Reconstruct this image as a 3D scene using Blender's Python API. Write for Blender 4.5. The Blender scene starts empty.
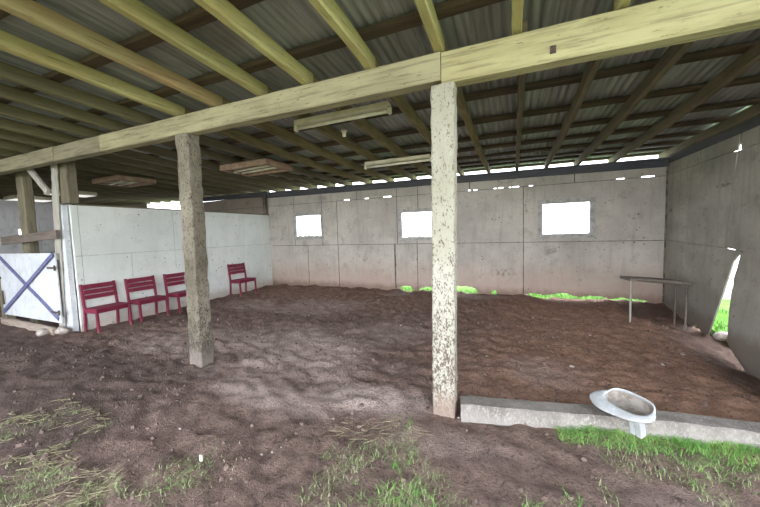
import bpy, bmesh, math, random
from mathutils import Vector, Matrix, noise
random.seed(7)
D = bpy.data; SC = bpy.context.scene; COL = SC.collection
R = random.uniform

# ------------------------------------------------------------------ helpers
def lerp(pts, t):
    if t <= pts[0][0]: return pts[0][1]
    for (a, b), (c, d) in zip(pts, pts[1:]):
        if t <= c: return b + (d - b) * (t - a) / (c - a)
    return pts[-1][1]
def sst(a, b, x):
    t = min(1, max(0, (x - a) / (b - a))); return t * t * (3 - 2 * t)
def nz(x, y, z=0.0): return noise.noise(Vector((x, y, z)))

def mesh_obj(name, bm, mat, parent=None, smooth=False, recenter=True, loc=None):
    """one mesh object; a top-level one gets its origin at the base of its box"""
    bmesh.ops.recalc_face_normals(bm, faces=bm.faces[:])
    off = Vector((0, 0, 0))
    if parent is None and recenter:
        xs = [v.co for v in bm.verts]
        off = Vector(((min(v.x for v in xs) + max(v.x for v in xs)) / 2,
                      (min(v.y for v in xs) + max(v.y for v in xs)) / 2, min(v.z for v in xs)))
        bmesh.ops.translate(bm, verts=bm.verts[:], vec=-off)
    me = D.meshes.new(name); bm.to_mesh(me); bm.free()
    for m in (mat if isinstance(mat, (list, tuple)) else [mat]): me.materials.append(m)
    if smooth:
        for p in me.polygons: p.use_smooth = True
    o = D.objects.new(name, me); COL.objects.link(o)
    o.location = off if loc is None else loc
    if parent: o.parent = parent
    return o
def empty(name, loc, rz=0, label=None, cat=None, group=None):
    o = D.objects.new(name, None); COL.objects.link(o); o.empty_display_size = .1
    o.location = loc; o.rotation_euler = (0, 0, rz)
    return tag(o, label, cat, group)
def tag(o, label=None, cat=None, group=None, kind=None):
    if label: o['label'] = label
    if cat: o['category'] = cat
    if group: o['group'] = group
    if kind: o['kind'] = kind
    return o
def struct(name, bm, mat, parent=None, smooth=False):
    return tag(mesh_obj(name, bm, mat, parent, smooth, recenter=False), kind='structure')
def copy_thing(o, parent=None):
    c = o.copy(); COL.objects.link(c)
    if parent: c.parent = parent
    for ch in [k for k in D.objects if k.parent == o]: copy_thing(ch, c)
    return c

def add_box(bm, x0, x1, y0, y1, z0, z1, bev=0.0, mi=0):
    vs = [bm.verts.new((x, y, z)) for x in (x0, x1) for y in (y0, y1) for z in (z0, z1)]
    fs = [bm.faces.new([vs[i] for i in q]) for q in
          ((0, 1, 3, 2), (4, 6, 7, 5), (0, 4, 5, 1), (2, 3, 7, 6), (0, 2, 6, 4), (1, 5, 7, 3))]
    for f in fs: f.material_index = mi
    if bev:
        es = list({e for f in fs for e in f.edges})
        bmesh.ops.bevel(bm, geom=es, offset=bev, segments=1, affect='EDGES', profile=.5)
def box(*a, **k):
    bm = bmesh.new(); add_box(bm, *a, **k); return bm

def add_timber(bm, path, w, h, seg=.3, jit=.004, bev=.008, side=None, taper=None):
    """sawn timber along a path; w across (level), h along the other axis; worn edges, slight wander"""
    P = [Vector(p) for p in path]; pts = []
    for a, b in zip(P, P[1:]):
        n = max(1, int((b - a).length / seg))
        for i in range(n): pts.append(a.lerp(b, i / n))
    pts.append(P[-1]); rings = []; L = len(pts)
    for i, p in enumerate(pts):
        d = (pts[min(i + 1, L - 1)] - pts[max(i - 1, 0)]).normalized()
        s = (side or (d.cross(Vector((0, 0, 1))) if abs(d.z) < .8 else Vector((1, 0, 0)))).copy()
        s = (s - d * s.dot(d)).normalized(); u = s.cross(d).normalized()
        k = taper(i / (L - 1)) if taper else 1
        hw, hh = w * k / 2, h * k / 2; b = bev
        prof = [(-hw, -hh + b), (-hw + b, -hh), (hw - b, -hh), (hw, -hh + b), (hw, hh - b), (hw - b, hh), (-hw + b, hh), (-hw, hh - b)]
        q = p + s * R(-jit, jit) + u * R(-jit, jit) * .6
        rings.append([bm.verts.new(q + s * (x + R(-jit, jit) * .4) + u * (y + R(-jit, jit) * .4)) for x, y in prof])
    for a, b in zip(rings, rings[1:]):
        for j in range(8): bm.faces.new((a[j], a[(j + 1) % 8], b[(j + 1) % 8], b[j]))
    bm.faces.new(rings[0][::-1]); bm.faces.new(rings[-1])
def timber(*a, **k):
    bm = bmesh.new(); add_timber(bm, *a, **k); return bm

def add_prism(bm, poly, place, t, mi=0):
    """flat polygon (a, b) placed by place(a, b, depth) and given thickness t"""
    n = len(poly)
    f = [bm.verts.new(place(a, b, 0)) for a, b in poly]; g = [bm.verts.new(place(a, b, t)) for a, b in poly]
    fs = [bm.faces.new(f), bm.faces.new(g[::-1])]
    for i in range(n): fs.append(bm.faces.new((f[i], g[i], g[(i + 1) % n], f[(i + 1) % n])))
    for x in fs: x.material_index = mi

def add_cyl(bm, p0, p1, r, n=12, r1=None):
    p0, p1 = Vector(p0), Vector(p1); d = (p1 - p0).normalized()
    s = d.orthogonal().normalized(); u = d.cross(s); r1 = r if r1 is None else r1
    a = [bm.verts.new(p0 + (s * math.cos(i * 2 * math.pi / n) + u * math.sin(i * 2 * math.pi / n)) * r) for i in range(n)]
    b = [bm.verts.new(p1 + (s * math.cos(i * 2 * math.pi / n) + u * math.sin(i * 2 * math.pi / n)) * r1) for i in range(n)]
    for i in range(n): bm.faces.new((a[i], a[(i + 1) % n], b[(i + 1) % n], b[i]))
    bm.faces.new(a[::-1]); bm.faces.new(b)

# ------------------------------------------------------------------ materials
class NT:
    def __init__(s, name, rough=.85, metal=0.0, spec=.25):
        s.m = D.materials.new(name); s.m.use_nodes = True; s.t = s.m.node_tree; s.n = s.t.nodes; s.l = s.t.links
        s.b = s.n['Principled BSDF']; s.b.inputs['Roughness'].default_value = rough
        s.b.inputs['Metallic'].default_value = metal; s.b.inputs['Specular IOR Level'].default_value = spec
        s.tc = s.n.new('ShaderNodeTexCoord'); s.bump_h = None
    def co(s, scale=(1, 1, 1), src='Object'):
        m = s.n.new('ShaderNodeMapping'); m.inputs['Scale'].default_value = scale
        s.l.new(s.tc.outputs[src], m.inputs['Vector']); return m.outputs[0]
    def noise(s, scale, detail=4, rough=.6, vec=None, dist=0):
        n = s.n.new('ShaderNodeTexNoise'); n.inputs['Scale'].default_value = scale; n.inputs['Detail'].default_value = detail
        n.inputs['Roughness'].default_value = rough; n.inputs['Distortion'].default_value = dist
        s.l.new(vec or s.co(), n.inputs['Vector']); return n.outputs['Fac']
    def voro(s, scale, vec=None):
        n = s.n.new('ShaderNodeTexVoronoi'); n.inputs['Scale'].default_value = scale
        s.l.new(vec or s.co(), n.inputs['Vector']); return n.outputs['Distance']
    def ramp(s, fac, a, b, va=0., vb=1.):
        n = s.n.new('ShaderNodeMapRange'); n.interpolation_type = 'SMOOTHSTEP'
        n.inputs['From Min'].default_value = a; n.inputs['From Max'].default_value = b
        n.inputs['To Min'].default_value = va; n.inputs['To Max'].default_value = vb
        s.l.new(fac, n.inputs['Value']); return n.outputs[0]
    def math(s, op, a, b):
        n = s.n.new('ShaderNodeMath'); n.operation = op
        for i, v in enumerate((a, b)):
            if isinstance(v, (int, float)): n.inputs[i].default_value = v
            else: s.l.new(v, n.inputs[i])
        return n.outputs[0]
    def mix(s, fac, a, b):
        n = s.n.new('ShaderNodeMix'); n.data_type = 'RGBA'
        if isinstance(fac, (int, float)): n.inputs[0].default_value = fac
        else: s.l.new(fac, n.inputs[0])
        for i, v in ((6, a), (7, b)):
            if isinstance(v, tuple): n.inputs[i].default_value = (*v, 1)
            else: s.l.new(v, n.inputs[i])
        return n.outputs[2]
    def sep(s, src='Object'):
        n = s.n.new('ShaderNodeSeparateXYZ'); s.l.new(s.tc.outputs[src], n.inputs[0]); return n.outputs
    def wpos(s):
        g = s.n.new('ShaderNodeNewGeometry'); n = s.n.new('ShaderNodeSeparateXYZ'); s.l.new(g.outputs['Position'], n.inputs[0]); return n.outputs
    def attr(s, name):
        n = s.n.new('ShaderNodeAttribute'); n.attribute_name = name; return n.outputs['Fac']
    def rand(s):
        return s.n.new('ShaderNodeObjectInfo').outputs['Random']
    def done(s, col, bump=None, strength=.3, dist=.01):
        if isinstance(col, tuple): s.b.inputs['Base Color'].default_value = (*col, 1)
        else: s.l.new(col, s.b.inputs['Base Color'])
        if bump is not None:
            b = s.n.new('ShaderNodeBump'); b.inputs['Strength'].default_value = strength; b.inputs['Distance'].default_value = dist
            s.l.new(bump, b.inputs['Height']); s.l.new(b.outputs[0], s.b.inputs['Normal'])
        return s.m

def wood(name, c1, c2, dark, axis, speck=.45):
    """weathered sawn timber, grain along axis"""
    k = NT(name, .85)
    sc = {'x': (1.2, 22, 22), 'y': (22, 1.2, 22), 'z': (22, 22, 1.2)}[axis]
    sc2 = {'x': (1, 4, 4), 'y': (4, 1, 4), 'z': (4, 4, 1)}[axis]
    g = k.noise(1.6, 6, .65, k.co(sc)); big = k.noise(1.7, 4, .6, k.co(sc2)); sp = k.noise(13, 4, .7, k.co(sc2))
    c = k.mix(k.ramp(big, .35, .68), c1, c2)
    c = k.mix(k.math('MULTIPLY', k.ramp(g, .48, .72), .7), c, dark)
    c = k.mix(k.math('MULTIPLY', k.ramp(sp, .60, .70), speck), c, dark)
    c = k.mix(k.math('MULTIPLY', k.rand(), .22), c, dark)
    return k.done(c, g, .35, .006)

M = {}
GREEN1, GREEN2, GDARK = (.42, .41, .17), (.33, .30, .13), (.09, .075, .04)
M['beam'] = wood('beam_timber', (.46, .425, .24), (.37, .335, .18), (.13, .10, .06), 'x', .7)
M['beam_grey'] = wood('beam_timber_greyed', (.40, .365, .23), (.30, .27, .17), (.085, .065, .04), 'x', .8)
M['beam_dark'] = wood('beam_timber_dull', (.30, .27, .185), (.23, .205, .14), (.07, .055, .04), 'x', .7)
M['rafter_olive_lit'] = wood('lit_olive_brown_timber', (.27, .22, .11), (.195, .16, .08), (.05, .042, .025), 'y')  # far rafters left of the post: light on them put into the colour
M['rafter_shaded'] = wood('shaded_brown_timber', (.17, .15, .08), (.125, .11, .06), (.04, .033, .022), 'y')  # left near rafters: shade of the left roof put into the colour
M['rafter_orange'] = wood('tan_orange_timber', (.40, .28, .14), (.36, .31, .15), (.12, .08, .045), 'y')
M['rafter_green'] = wood('algae_green_timber', (.47, .44, .20), (.37, .31, .13), GDARK, 'y')
M['rafter_grey'] = wood('grey_brown_timber', (.20, .165, .105), (.15, .125, .085), (.05, .042, .033), 'y')
M['purlin'] = wood('dark_purlin_timber', (.095, .068, .042), (.06, .046, .03), (.025, .02, .016), 'x')
M['plate'] = wood('blue_grey_timber', (.085, .09, .11), (.11, .105, .11), (.035, .035, .04), 'x')
M['plate_y'] = wood('blue_grey_timber_side', (.085, .09, .10), (.10, .095, .09), (.035, .035, .04), 'y')
M['brown_x'] = wood('brown_board_timber', (.17, .135, .115), (.13, .11, .095), (.05, .04, .035), 'x')
M['pale_board'] = wood('pale_weathered_board', (.42, .35, .29), (.33, .26, .21), (.14, .10, .08), 'x')
M['post_dark'] = wood('old_post_timber', (.22, .195, .13), (.16, .14, .10), (.06, .05, .04), 'z', .5)
M['brace'] = wood('pale_grey_timber', (.44, .42, .38), (.36, .34, .30), (.16, .14, .12), 'z', .4)
M['table_top'] = wood('bench_board', (.20, .165, .145), (.15, .125, .11), (.06, .05, .045), 'x', .4)

def flaked(name, white, w2, brown, splash, flake_lo, flake_hi, zs):
    """whitewash flaking off timber, more of it gone low down, mud splashed at the foot"""
    k = NT(name, .85); z = k.sep()[2]
    f1 = k.noise(26, 6, .7, k.co((1, 1, .45))); f2 = k.noise(70, 4, .7, k.co((1, 1, .6)))
    f = k.math('ADD', k.math('MULTIPLY', f1, .4), k.math('MULTIPLY', f2, .6))
    low = k.ramp(z, zs, .25, 0, .07)
    f = k.math('ADD', f, low)
    base = k.mix(k.ramp(k.noise(3, 3, .6, k.co((1, 1, .4))), .35, .65), white, w2)
    c = k.mix(k.ramp(f, flake_lo, flake_hi), base, brown)
    m = k.math('MULTIPLY', k.ramp(k.math('ADD', z, k.math('MULTIPLY', k.noise(6), .35)), .55, .22), .85)
    c = k.mix(m, c, splash)
    return k.done(c, f, .4, .008)
M['post_white'] = flaked('flaking_white_paint', (.40, .385, .33), (.32, .305, .24), (.115, .085, .065), (.25, .185, .15), .525, .615, 1.9)
M['post_lichen'] = flaked('lichen_grey_post', (.125, .11, .08), (.235, .21, .165), (.06, .05, .04), (.20, .165, .145), .49, .60, .9)
M['sleeper'] = flaked('worn_white_sleeper', (.36, .34, .305), (.26, .24, .215), (.085, .068, .056), (.29, .265, .24), .44, .54, .12)

MARKS = {'bare_wall_sheeting': [(.72, 1.06, .22, .09), (2.18, 1.72, .14, .08), (-3.7, .86, .1, .12), (-.2, .55, .35, .12)],
         'grey_wall_sheeting': [(5.9, 2.05, .25, .03), (7.45, 1.8, .1, .06)]}
def sheet(name, base, alt, low, low2, spots, zlo, zhi, mould):
    """painted or bare wall sheeting: blotches, mould dots, streaks, red mud splashed along the ground"""
    k = NT(name, .8); z = k.wpos()[2]
    big = k.noise(1.1, 5, .65); mid = k.noise(4.5, 5, .7); streak = k.noise(2.2, 4, .6, k.co((5, 5, .5)))
    c = k.mix(k.ramp(big, .34, .66), base, alt)
    c = k.mix(k.math('MULTIPLY', k.ramp(streak, .50, .68), .28), c, spots)
    c = k.mix(k.math('MULTIPLY', k.ramp(mid, .54, .68), .5), c, spots)
    c = k.mix(k.math('MULTIPLY', k.ramp(k.noise(20, 5, .75), .56, .70), .55), c, spots)
    w_ = k.wpos()
    for cx, cz, rx, rz_ in MARKS.get(name, ()):
        e1 = k.math('ADD', k.math('POWER', k.math('DIVIDE', k.math('SUBTRACT', w_[0 if name == 'bare_wall_sheeting' else 1], cx), rx), 2.0), k.math('POWER', k.math('DIVIDE', k.math('SUBTRACT', w_[2], cz), rz_), 2.0))
        c = k.mix(k.math('MULTIPLY', k.ramp(e1, 1.0, .2), k.math('MULTIPLY', k.ramp(k.noise(11, 5, .75), .46, .60), .8)), c, (.085, .065, .05))
    h = k.math('ADD', z, k.math('MULTIPLY', k.math('SUBTRACT', k.noise(2.6, 5, .7), .5), .9))
    c = k.mix(k.ramp(h, zhi, zlo, 0, .75), c, low)
    h2 = k.math('ADD', z, k.math('MULTIPLY', k.math('SUBTRACT', k.noise(7, 4, .7), .5), .25))
    c = k.mix(k.ramp(h2, .26, .04, 0, .8), c, low2)
    d = k.voro(9); e = k.noise(2.1, 3)
    dots = k.math('MULTIPLY', k.ramp(d, .16, .09), k.ramp(e, .50, .60))
    c = k.mix(k.math('MULTIPLY', dots, mould), c, (.10, .085, .075))
    d2 = k.voro(24)
    c = k.mix(k.math('MULTIPLY', k.math('MULTIPLY', k.ramp(d2, .2, .12), k.ramp(k.noise(5), .55, .65)), mould), c, (.12, .10, .09))
    return k.done(c, mid, .12, .01)
M['wall_back'] = sheet('bare_wall_sheeting', (.52, .482, .43), (.40, .37, .335), (.41, .295, .24), (.20, .13, .10), (.26, .235, .205), .15, 1.0, .9)
M['wall_right'] = sheet('grey_wall_sheeting', (.37, .345, .295), (.25, .235, .205), (.24, .22, .20), (.14, .11, .09), (.16, .15, .13), .1, .9, .85)
M['wall_left'] = sheet('white_painted_boards', (.74, .77, .735), (.63, .665, .635), (.74, .73, .70), (.50, .44, .38), (.56, .57, .52), .05, .5, .9)
M['wall_far'] = sheet('dull_grey_sheeting', (.78, .78, .79), (.68, .68, .69), (.55, .52, .50), (.2, .15, .13), (.40, .40, .40), .1, .7, .4)
M['wall_brown'] = sheet('brown_grey_boards', (.33, .27, .22), (.26, .22, .18), (.2, .17, .15), (.2, .17, .15), (.16, .13, .11), -2, -1, .4)

k = NT('corrugated_galvanised', .55, .35, .4)
s = k.noise(1.5, 5, .65, k.co((14, .7, 1))); b = k.noise(.9, 4, .6)
c = k.mix(k.ramp(s, .35, .7), (.36, .375, .365), (.22, .225, .22)); c = k.mix(k.math('MULTIPLY', k.ramp(b, .5, .72), .55), c, (.13, .11, .09))
M['tin'] = k.done(c, s, .1, .004)

k = NT('bare_soil', .95, 0, .15)
du, rd, dk = k.attr('dust_and_light'), k.attr('red'), k.attr('darken')
fine = k.noise(34, 6, .72); mid = k.noise(7, 6, .7); cl = k.noise(110, 3, .7)
c = k.mix(k.ramp(mid, .34, .66), (.175, .116, .095), (.295, .203, .168))
c = k.mix(rd, c, k.mix(k.ramp(mid, .35, .65), (.33, .182, .12), (.47, .28, .20)))
c = k.mix(k.math('MULTIPLY', du, k.ramp(fine, .36, .56, .35, 1)), c, (.64, .505, .45))
c = k.mix(k.math('MULTIPLY', k.ramp(fine, .52, .64), .75), c, (.085, .060, .052))
c = k.mix(k.math('MULTIPLY', k.ramp(cl, .60, .70), .7), c, (.36, .29, .25))
c = k.mix(k.math('MULTIPLY', dk, .7), c, (.085, .064, .058))
hgt = k.math('ADD', fine, k.math('MULTIPLY', cl, .5))
M['soil'] = k.done(c, hgt, 1.0, .05)

k = NT('outdoor_turf', .9, 0, .1)
c = k.mix(k.ramp(k.noise(3, 6, .7), .35, .65), (.07, .20, .025), (.16, .34, .05)); M['turf'] = k.done(c, k.noise(40, 4), .6, .03)
k = NT('mixed_yard_turf', .9, 0, .1)
c = k.mix(k.ramp(k.noise(3, 6, .7), .35, .65), (.17, .20, .09), (.25, .25, .13)); M['turf_dry'] = k.done(c, k.noise(40, 4), .6, .03)
k = NT('grass_blades', .6, 0, .2)
c = k.mix(k.ramp(k.noise(5, 3), .35, .65), (.10, .27, .05), (.24, .43, .11)); c = k.mix(k.ramp(k.noise(60, 2), .55, .7), c, (.34, .38, .14)); M['blade'] = k.done(c)
k = NT('dull_grass_blades', .7, 0, .2)
c = k.mix(k.ramp(k.noise(30, 3), .35, .65), (.16, .25, .08), (.36, .37, .21)); M['blade_dull'] = k.done(c)
k = NT('straw', .8, 0, .2)
c = k.mix(k.ramp(k.noise(25, 3), .35, .65), (.33, .28, .18), (.20, .18, .10)); M['straw'] = k.done(c)
k = NT('red_paint', .5, 0, .35)
c = k.mix(k.ramp(k.noise(9, 5, .7), .40, .70), (.19, .018, .045), (.135, .014, .034)); c = k.mix(k.ramp(k.noise(40, 4, .7), .68, .76), c, (.12, .05, .05))
c = k.mix(k.ramp(k.math('ADD', k.sep()[2], k.math('MULTIPLY', k.noise(8), .12)), .16, .07, 0, .5), c, (.25, .12, .11)); M['red'] = k.done(c)
k = NT('gate_white_paint', .7)
c = k.mix(k.ramp(k.noise(2.5, 5, .7), .38, .66), (.61, .63, .66), (.49, .51, .535)); c = k.mix(k.ramp(k.noise(22, 4, .7), .58, .68), c, (.34, .31, .30)); M['gate'] = k.done(c)
k = NT('faded_blue_paint', .7)
c = k.mix(k.ramp(k.noise(14, 5, .7), .40, .65), (.095, .10, .23), (.16, .16, .24)); M['blue'] = k.done(c)
k = NT('rusty_iron', .8, .3); M['iron'] = k.done(k.mix(k.ramp(k.noise(30, 4), .4, .6), (.06, .05, .05), (.13, .08, .06)))
k = NT('grey_plastic', .45, 0, .4)
c = k.mix(k.ramp(k.noise(7, 5, .7), .40, .68), (.43, .445, .455), (.33, .335, .335)); M['plastic'] = k.done(c)
k = NT('shaded_plastic', .6, 0, .3)
c = k.mix(k.ramp(k.noise(9, 5, .7), .40, .62), (.20, .165, .14), (.33, .30, .27)); M['plastic_shade'] = k.done(c)  # basin inside toned dark: its shade put into the plastic colour
k = NT('cream_fitting', .5, 0, .4)
c = k.mix(k.ramp(k.noise(6, 4, .7), .40, .68), (.62, .58, .44), (.48, .43, .31)); M['cream'] = k.done(c)
k = NT('white_tube_glass', .3, 0, .5); M['tube'] = k.done(k.mix(k.ramp(k.noise(9), .4, .6), (.74, .72, .62), (.66, .63, .52)))
k = NT('brown_fitting', .6, 0, .3); M['fitting'] = k.done(k.mix(k.ramp(k.noise(8, 4), .4, .65), (.26, .16, .12), (.34, .25, .17)))
k = NT('white_reflector', .5, 0, .3); M['reflector'] = k.done(k.mix(k.ramp(k.noise(8, 4), .4, .65), (.62, .60, .54), (.48, .44, .38)))
k = NT('pale_window_paint', .7); M['frame'] = k.done(k.mix(k.ramp(k.noise(12, 4), .4, .65), (.43, .415, .40), (.30, .29, .275)))
k = NT('stone', .9); M['stone'] = k.done(k.mix(k.ramp(k.noise(20, 4), .4, .6), (.44, .39, .35), (.30, .25, .22)))
k = NT('leaf', .6, 0, .2); M['leaf'] = k.done(k.mix(k.ramp(k.noise(2), .4, .6), (.10, .14, .07), (.17, .21, .11)))
k = NT('pale_concrete', .9); M['concrete'] = k.done(k.mix(k.ramp(k.noise(5, 5), .4, .6), (.62, .60, .58), (.50, .48, .46)))

k = NT('dirty_joint', .95, 0, .1); M['joint'] = k.done(k.mix(k.ramp(k.noise(9, 4), .35, .65), (.07, .055, .045), (.22, .19, .16)))
k = NT('pale_joint', .95, 0, .1); M['joint_pale'] = k.done(k.mix(k.ramp(k.noise(9, 4), .35, .65), (.30, .31, .29), (.55, .57, .54)))
k = NT('lit_diffuser', .5); k.b.inputs['Emission Color'].default_value = (1, .98, .93, 1); k.b.inputs['Emission Strength'].default_value = .10; M['lit'] = k.done((.8, .8, .78))
def glassy(name, col, tr):
    m = D.materials.new(name); m.use_nodes = True; t = m.node_tree; t.nodes.clear()
    o = t.nodes.new('ShaderNodeOutputMaterial'); mx = t.nodes.new('ShaderNodeMixShader')
    a = t.nodes.new('ShaderNodeBsdfTransparent'); g = t.nodes.new('ShaderNodeBsdfGlossy' if tr > .6 else 'ShaderNodeBsdfTranslucent')
    a.inputs[0].default_value = (*col, 1); g.inputs[0].default_value = (.9, .9, .9, 1)
    if tr > .6: g.inputs['Roughness'].default_value = .08
    mx.inputs[0].default_value = 1 - tr
    t.links.new(a.outputs[0], mx.inputs[1]); t.links.new(g.outputs[0], mx.inputs[2]); t.links.new(mx.outputs[0], o.inputs[0]); return m
M['pane'] = glassy('dusty_window_glass', (.97, .98, 1), .93)
M['skylight'] = glassy('translucent_roof_sheet', (.9, .93, .9), .3)

# ------------------------------------------------------------------ roof heights
PROF = [(-1.4, 3.07), (1, 3.01), (2.5, 2.925), (4, 2.845), (5.3, 2.80), (7.65, 2.80), (8.4, 2.80)]
def zr(X, Y): return lerp(PROF, Y) - .009 * X          # underside of the rafters
RH, PH = .13, .045
def sheet_z(X, Y): return zr(X, Y) + RH + PH
XL, XR = -16.0, 3.05
YF, YB = -1.3, 8.25

# ------------------------------------------------------------------ floor
DIP = [(2.2, 0), (3, -.12), (4, -.24), (5, -.25), (5.6, -.19), (6.5, -.14), (7.1, -.06), (7.6, 0)]
SPOTS = [(-2.9, 3.4, 1.5, 1.1, .75), (-1.35, 2.55, .75, .32, 1.0), (-4.6, 2.95, 1.0, .5, .6), (-4.1, 3.4, 1.2, .7, .55), (-3.9, 5.6, 1.3, .8, .5), (-5.2, 5.3, 1.0, .6, .4),
         (-2.2, 2.3, .9, .3, .7), (-.95, 2.62, .35, .2, .9), (-2.6, 7.2, .5, .22, .9), (-1.0, 7.3, .8, .2, .7), (-.2, 7.4, .5, .15, .6), (-1.7, 4.6, .8, .8, .45),
         (-2.0, 2.9, .7, .5, .5), (.3, 3.7, .5, .5, .35), (1.0, 2.1, .6, .2, .3), (-.5, 2.2, .6, .2, .25), (2.5, 6.45, .15, .22, .8)]  # last spot: daylight from the torn opening painted on the soil
def gz(x, y):
    z = lerp(DIP, y) * sst(1.6, 2.65, x) - .14 * sst(2.66, 2.85, x) * sst(2, 3, y) * sst(7.6, 7.0, y)
    z += .035 * nz(x * .8, y * .8, 3.1) + .022 * nz(x * 2.3, y * 2.3, 7)
    ridg = .5 + .5 * nz(x * .6, y * .6, 11)
    z += (.022 + .028 * ridg) * nz(x * 6.5 + y * 2.0, y * 6.5 - x * 1.0, 2) + .016 * (.4 + ridg) * nz(x * 13, y * 13, 5)
    if y > 6.9 and x < 2: z += .06 * sst(.6, 0, x) * sst(6.9, 7.6, y) * (.6 + nz(x * 3, y * 3, 21))
    return z
def axis(parts):
    o = []
    for a, b, st in parts:
        n = max(1, round((b - a) / st)); o += [a + (b - a) * i / n for i in range(n)]
    return o + [parts[-1][1]]
xs = axis([(-15.2, -7.5, .15), (-7.5, -4, .05), (-4, 2.9, .028), (2.9, 3.4, .1)])
ys = axis([(-1.5, .6, .12), (.6, 4, .026), (4, 7.72, .042)])
me = D.meshes.new('floor'); nx = len(xs)
vs = [(x, y, gz(x, y)) for y in ys for x in xs]
fs = [(j * nx + i, j * nx + i + 1, (j + 1) * nx + i + 1, (j + 1) * nx + i) for j in range(len(ys) - 1) for i in range(nx - 1)]
me.from_pydata(vs, [], fs)
for an in ('dust_and_light', 'red', 'darken'):
    at = me.attributes.new(an, 'FLOAT', 'POINT'); vals = []
    for x, y, z in vs:
        w1, w2 = nz(x * 1.7, y * 1.7, 31), nz(x * 4.5, y * 4.5, 9)
        if an == 'dust_and_light':
            v = 0
            for cx, cy, rx, ry, a in SPOTS:
                d = math.hypot((x - cx) / rx, (y - cy) / ry) + .35 * w1 + .2 * w2
                v = max(v, a * (1 - sst(.35, 1.15, d)))
        elif an == 'red':
            v = sst(-1.6, .6, x + .9 * w1) * sst(2.5, 3.0, y + .2 * w2)
            v = max(v, .35 * sst(4.5, 6.5, y + w1))
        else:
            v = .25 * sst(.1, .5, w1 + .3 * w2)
            v = max(v, .8 * sst(-2.6, -3.6, x + .6 * w1) * sst(2.75, 2.3, y + .35 * w2 + .2 * w1))  # near left floor toned darker
            v = max(v, sst(1.5, 2.3, x + .5 * w1) * sst(6.2, 7, y + .4 * w1), .95 * sst(1.8, 2.3, x + .3 * w2) * sst(3.2, 4, y) * (1 - .8 * sst(.35, .1, math.hypot(x - 2.5, y - 6.45))))  # shade under the bench and along the right wall painted into the soil
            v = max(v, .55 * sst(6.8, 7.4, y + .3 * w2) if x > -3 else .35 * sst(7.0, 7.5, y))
        vals.append(v)
    at.data.foreach_set('value', vals)
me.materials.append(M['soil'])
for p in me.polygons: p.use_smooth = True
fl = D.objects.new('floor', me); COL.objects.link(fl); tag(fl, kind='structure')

# ground outside the shed: level turf that falls away behind it
def oz(x, y):
    z = -.04 + .03 * nz(x, y, 4)
    if y > 8.4: z -= .16 * (y - 8.4) * sst(8.4, 10, y)
    if x > 3.4: z -= .05 * (x - 3.4)
    if x > 2.6 and 2 < y < 7.2: z -= .12
    return z
def ground_patch(name, X, Y, mat):
    bm = bmesh.new(); g = [[bm.verts.new((x, y, oz(x, y))) for x in X] for y in Y]
    for j in range(len(Y) - 1):
        for i in range(len(X) - 1): bm.faces.new((g[j][i], g[j][i + 1], g[j + 1][i + 1], g[j + 1][i]))
    return struct(name, bm, mat, smooth=True)
ground_patch('ground_back', axis([(-40, 20, 1.0)]), axis([(7.71, 12, .3), (12, 30, 2)]), M['turf'])
ground_patch('ground_right', axis([(2.9, 6, .25), (6, 20, 2)]), axis([(-1.5, 7.7, .25)]), M['turf'])
ground_patch('ground_front', axis([(-30, 20, 1)]), axis([(-22, -1.5, 1)]), M['turf_dry'])
ground_patch('ground_left', axis([(-30, -15.2, 1)]), axis([(-1.5, 7.7, .7)]), M['turf'])
bm = bmesh.new(); add_box(bm, 4.6, 7.4, 1.0, 13, -.3, .02)
struct('pale_slab_added', bm, M['concrete'])  # pale slab added outside so the torn opening shows white

# ------------------------------------------------------------------ walls
def rect_wall(bm, a0, a1, b0, b1, holes, grooves, place, t, gd=.018):
    """sheeted wall in (a, b) with rectangular openings cut through and recessed joints between its sheets"""
    A = sorted({a0, a1, *[h[i] for h in holes for i in (0, 1)], *[g[i] for g in grooves for i in (0, 1)]})
    B = sorted({b0, b1, *[h[i] for h in holes for i in (2, 3)], *[g[i] for g in grooves for i in (2, 3)]})
    A = [a for a in A if a0 <= a <= a1]; B = [b for b in B if b0 <= b <= b1]
    def st(i, j):
        if not (0 <= i < len(A) - 1 and 0 <= j < len(B) - 1): return None
        ca, cb = (A[i] + A[i + 1]) / 2, (B[j] + B[j + 1]) / 2
        if any(h[0] < ca < h[1] and h[2] < cb < h[3] for h in holes): return None
        return gd if any(g[0] < ca < g[1] and g[2] < cb < g[3] for g in grooves) else 0.0
    cache = {}
    def v(a, b, d):
        k = (round(a, 5), round(b, 5), round(d, 5))
        if k not in cache: cache[k] = bm.verts.new(place(a, b, d))
        return cache[k]
    def face(q, mi=0):
        try: bm.faces.new(q).material_index = mi
        except ValueError: pass
    for i in range(len(A) - 1):
        for j in range(len(B) - 1):
            d = st(i, j)
            if d is None: continue
            p, q, r, s = (A[i], B[j]), (A[i + 1], B[j]), (A[i + 1], B[j + 1]), (A[i], B[j + 1])
            face([v(*c, d) for c in (p, q, r, s)], 1 if d else 0); face([v(*c, t) for c in (s, r, q, p)])
            for (di, dj, e0, e1) in ((-1, 0, p, s), (1, 0, q, r), (0, -1, p, q), (0, 1, s, r)):
                n = st(i + di, j + dj)
                if n is None: face([v(*e0, d), v(*e1, d), v(*e1, t), v(*e0, t)])
                elif n > d: face([v(*e0, d), v(*e1, d), v(*e1, n), v(*e0, n)])

BW = 7.62                                                  # inner face of the back wall
WIN = [(-5.96, -5.05, 1.47, 2.115), (-2.66, -1.76, 1.37, 2.045), (.535, 1.455, 1.37, 2.065)]
holes = list(WIN)
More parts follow.
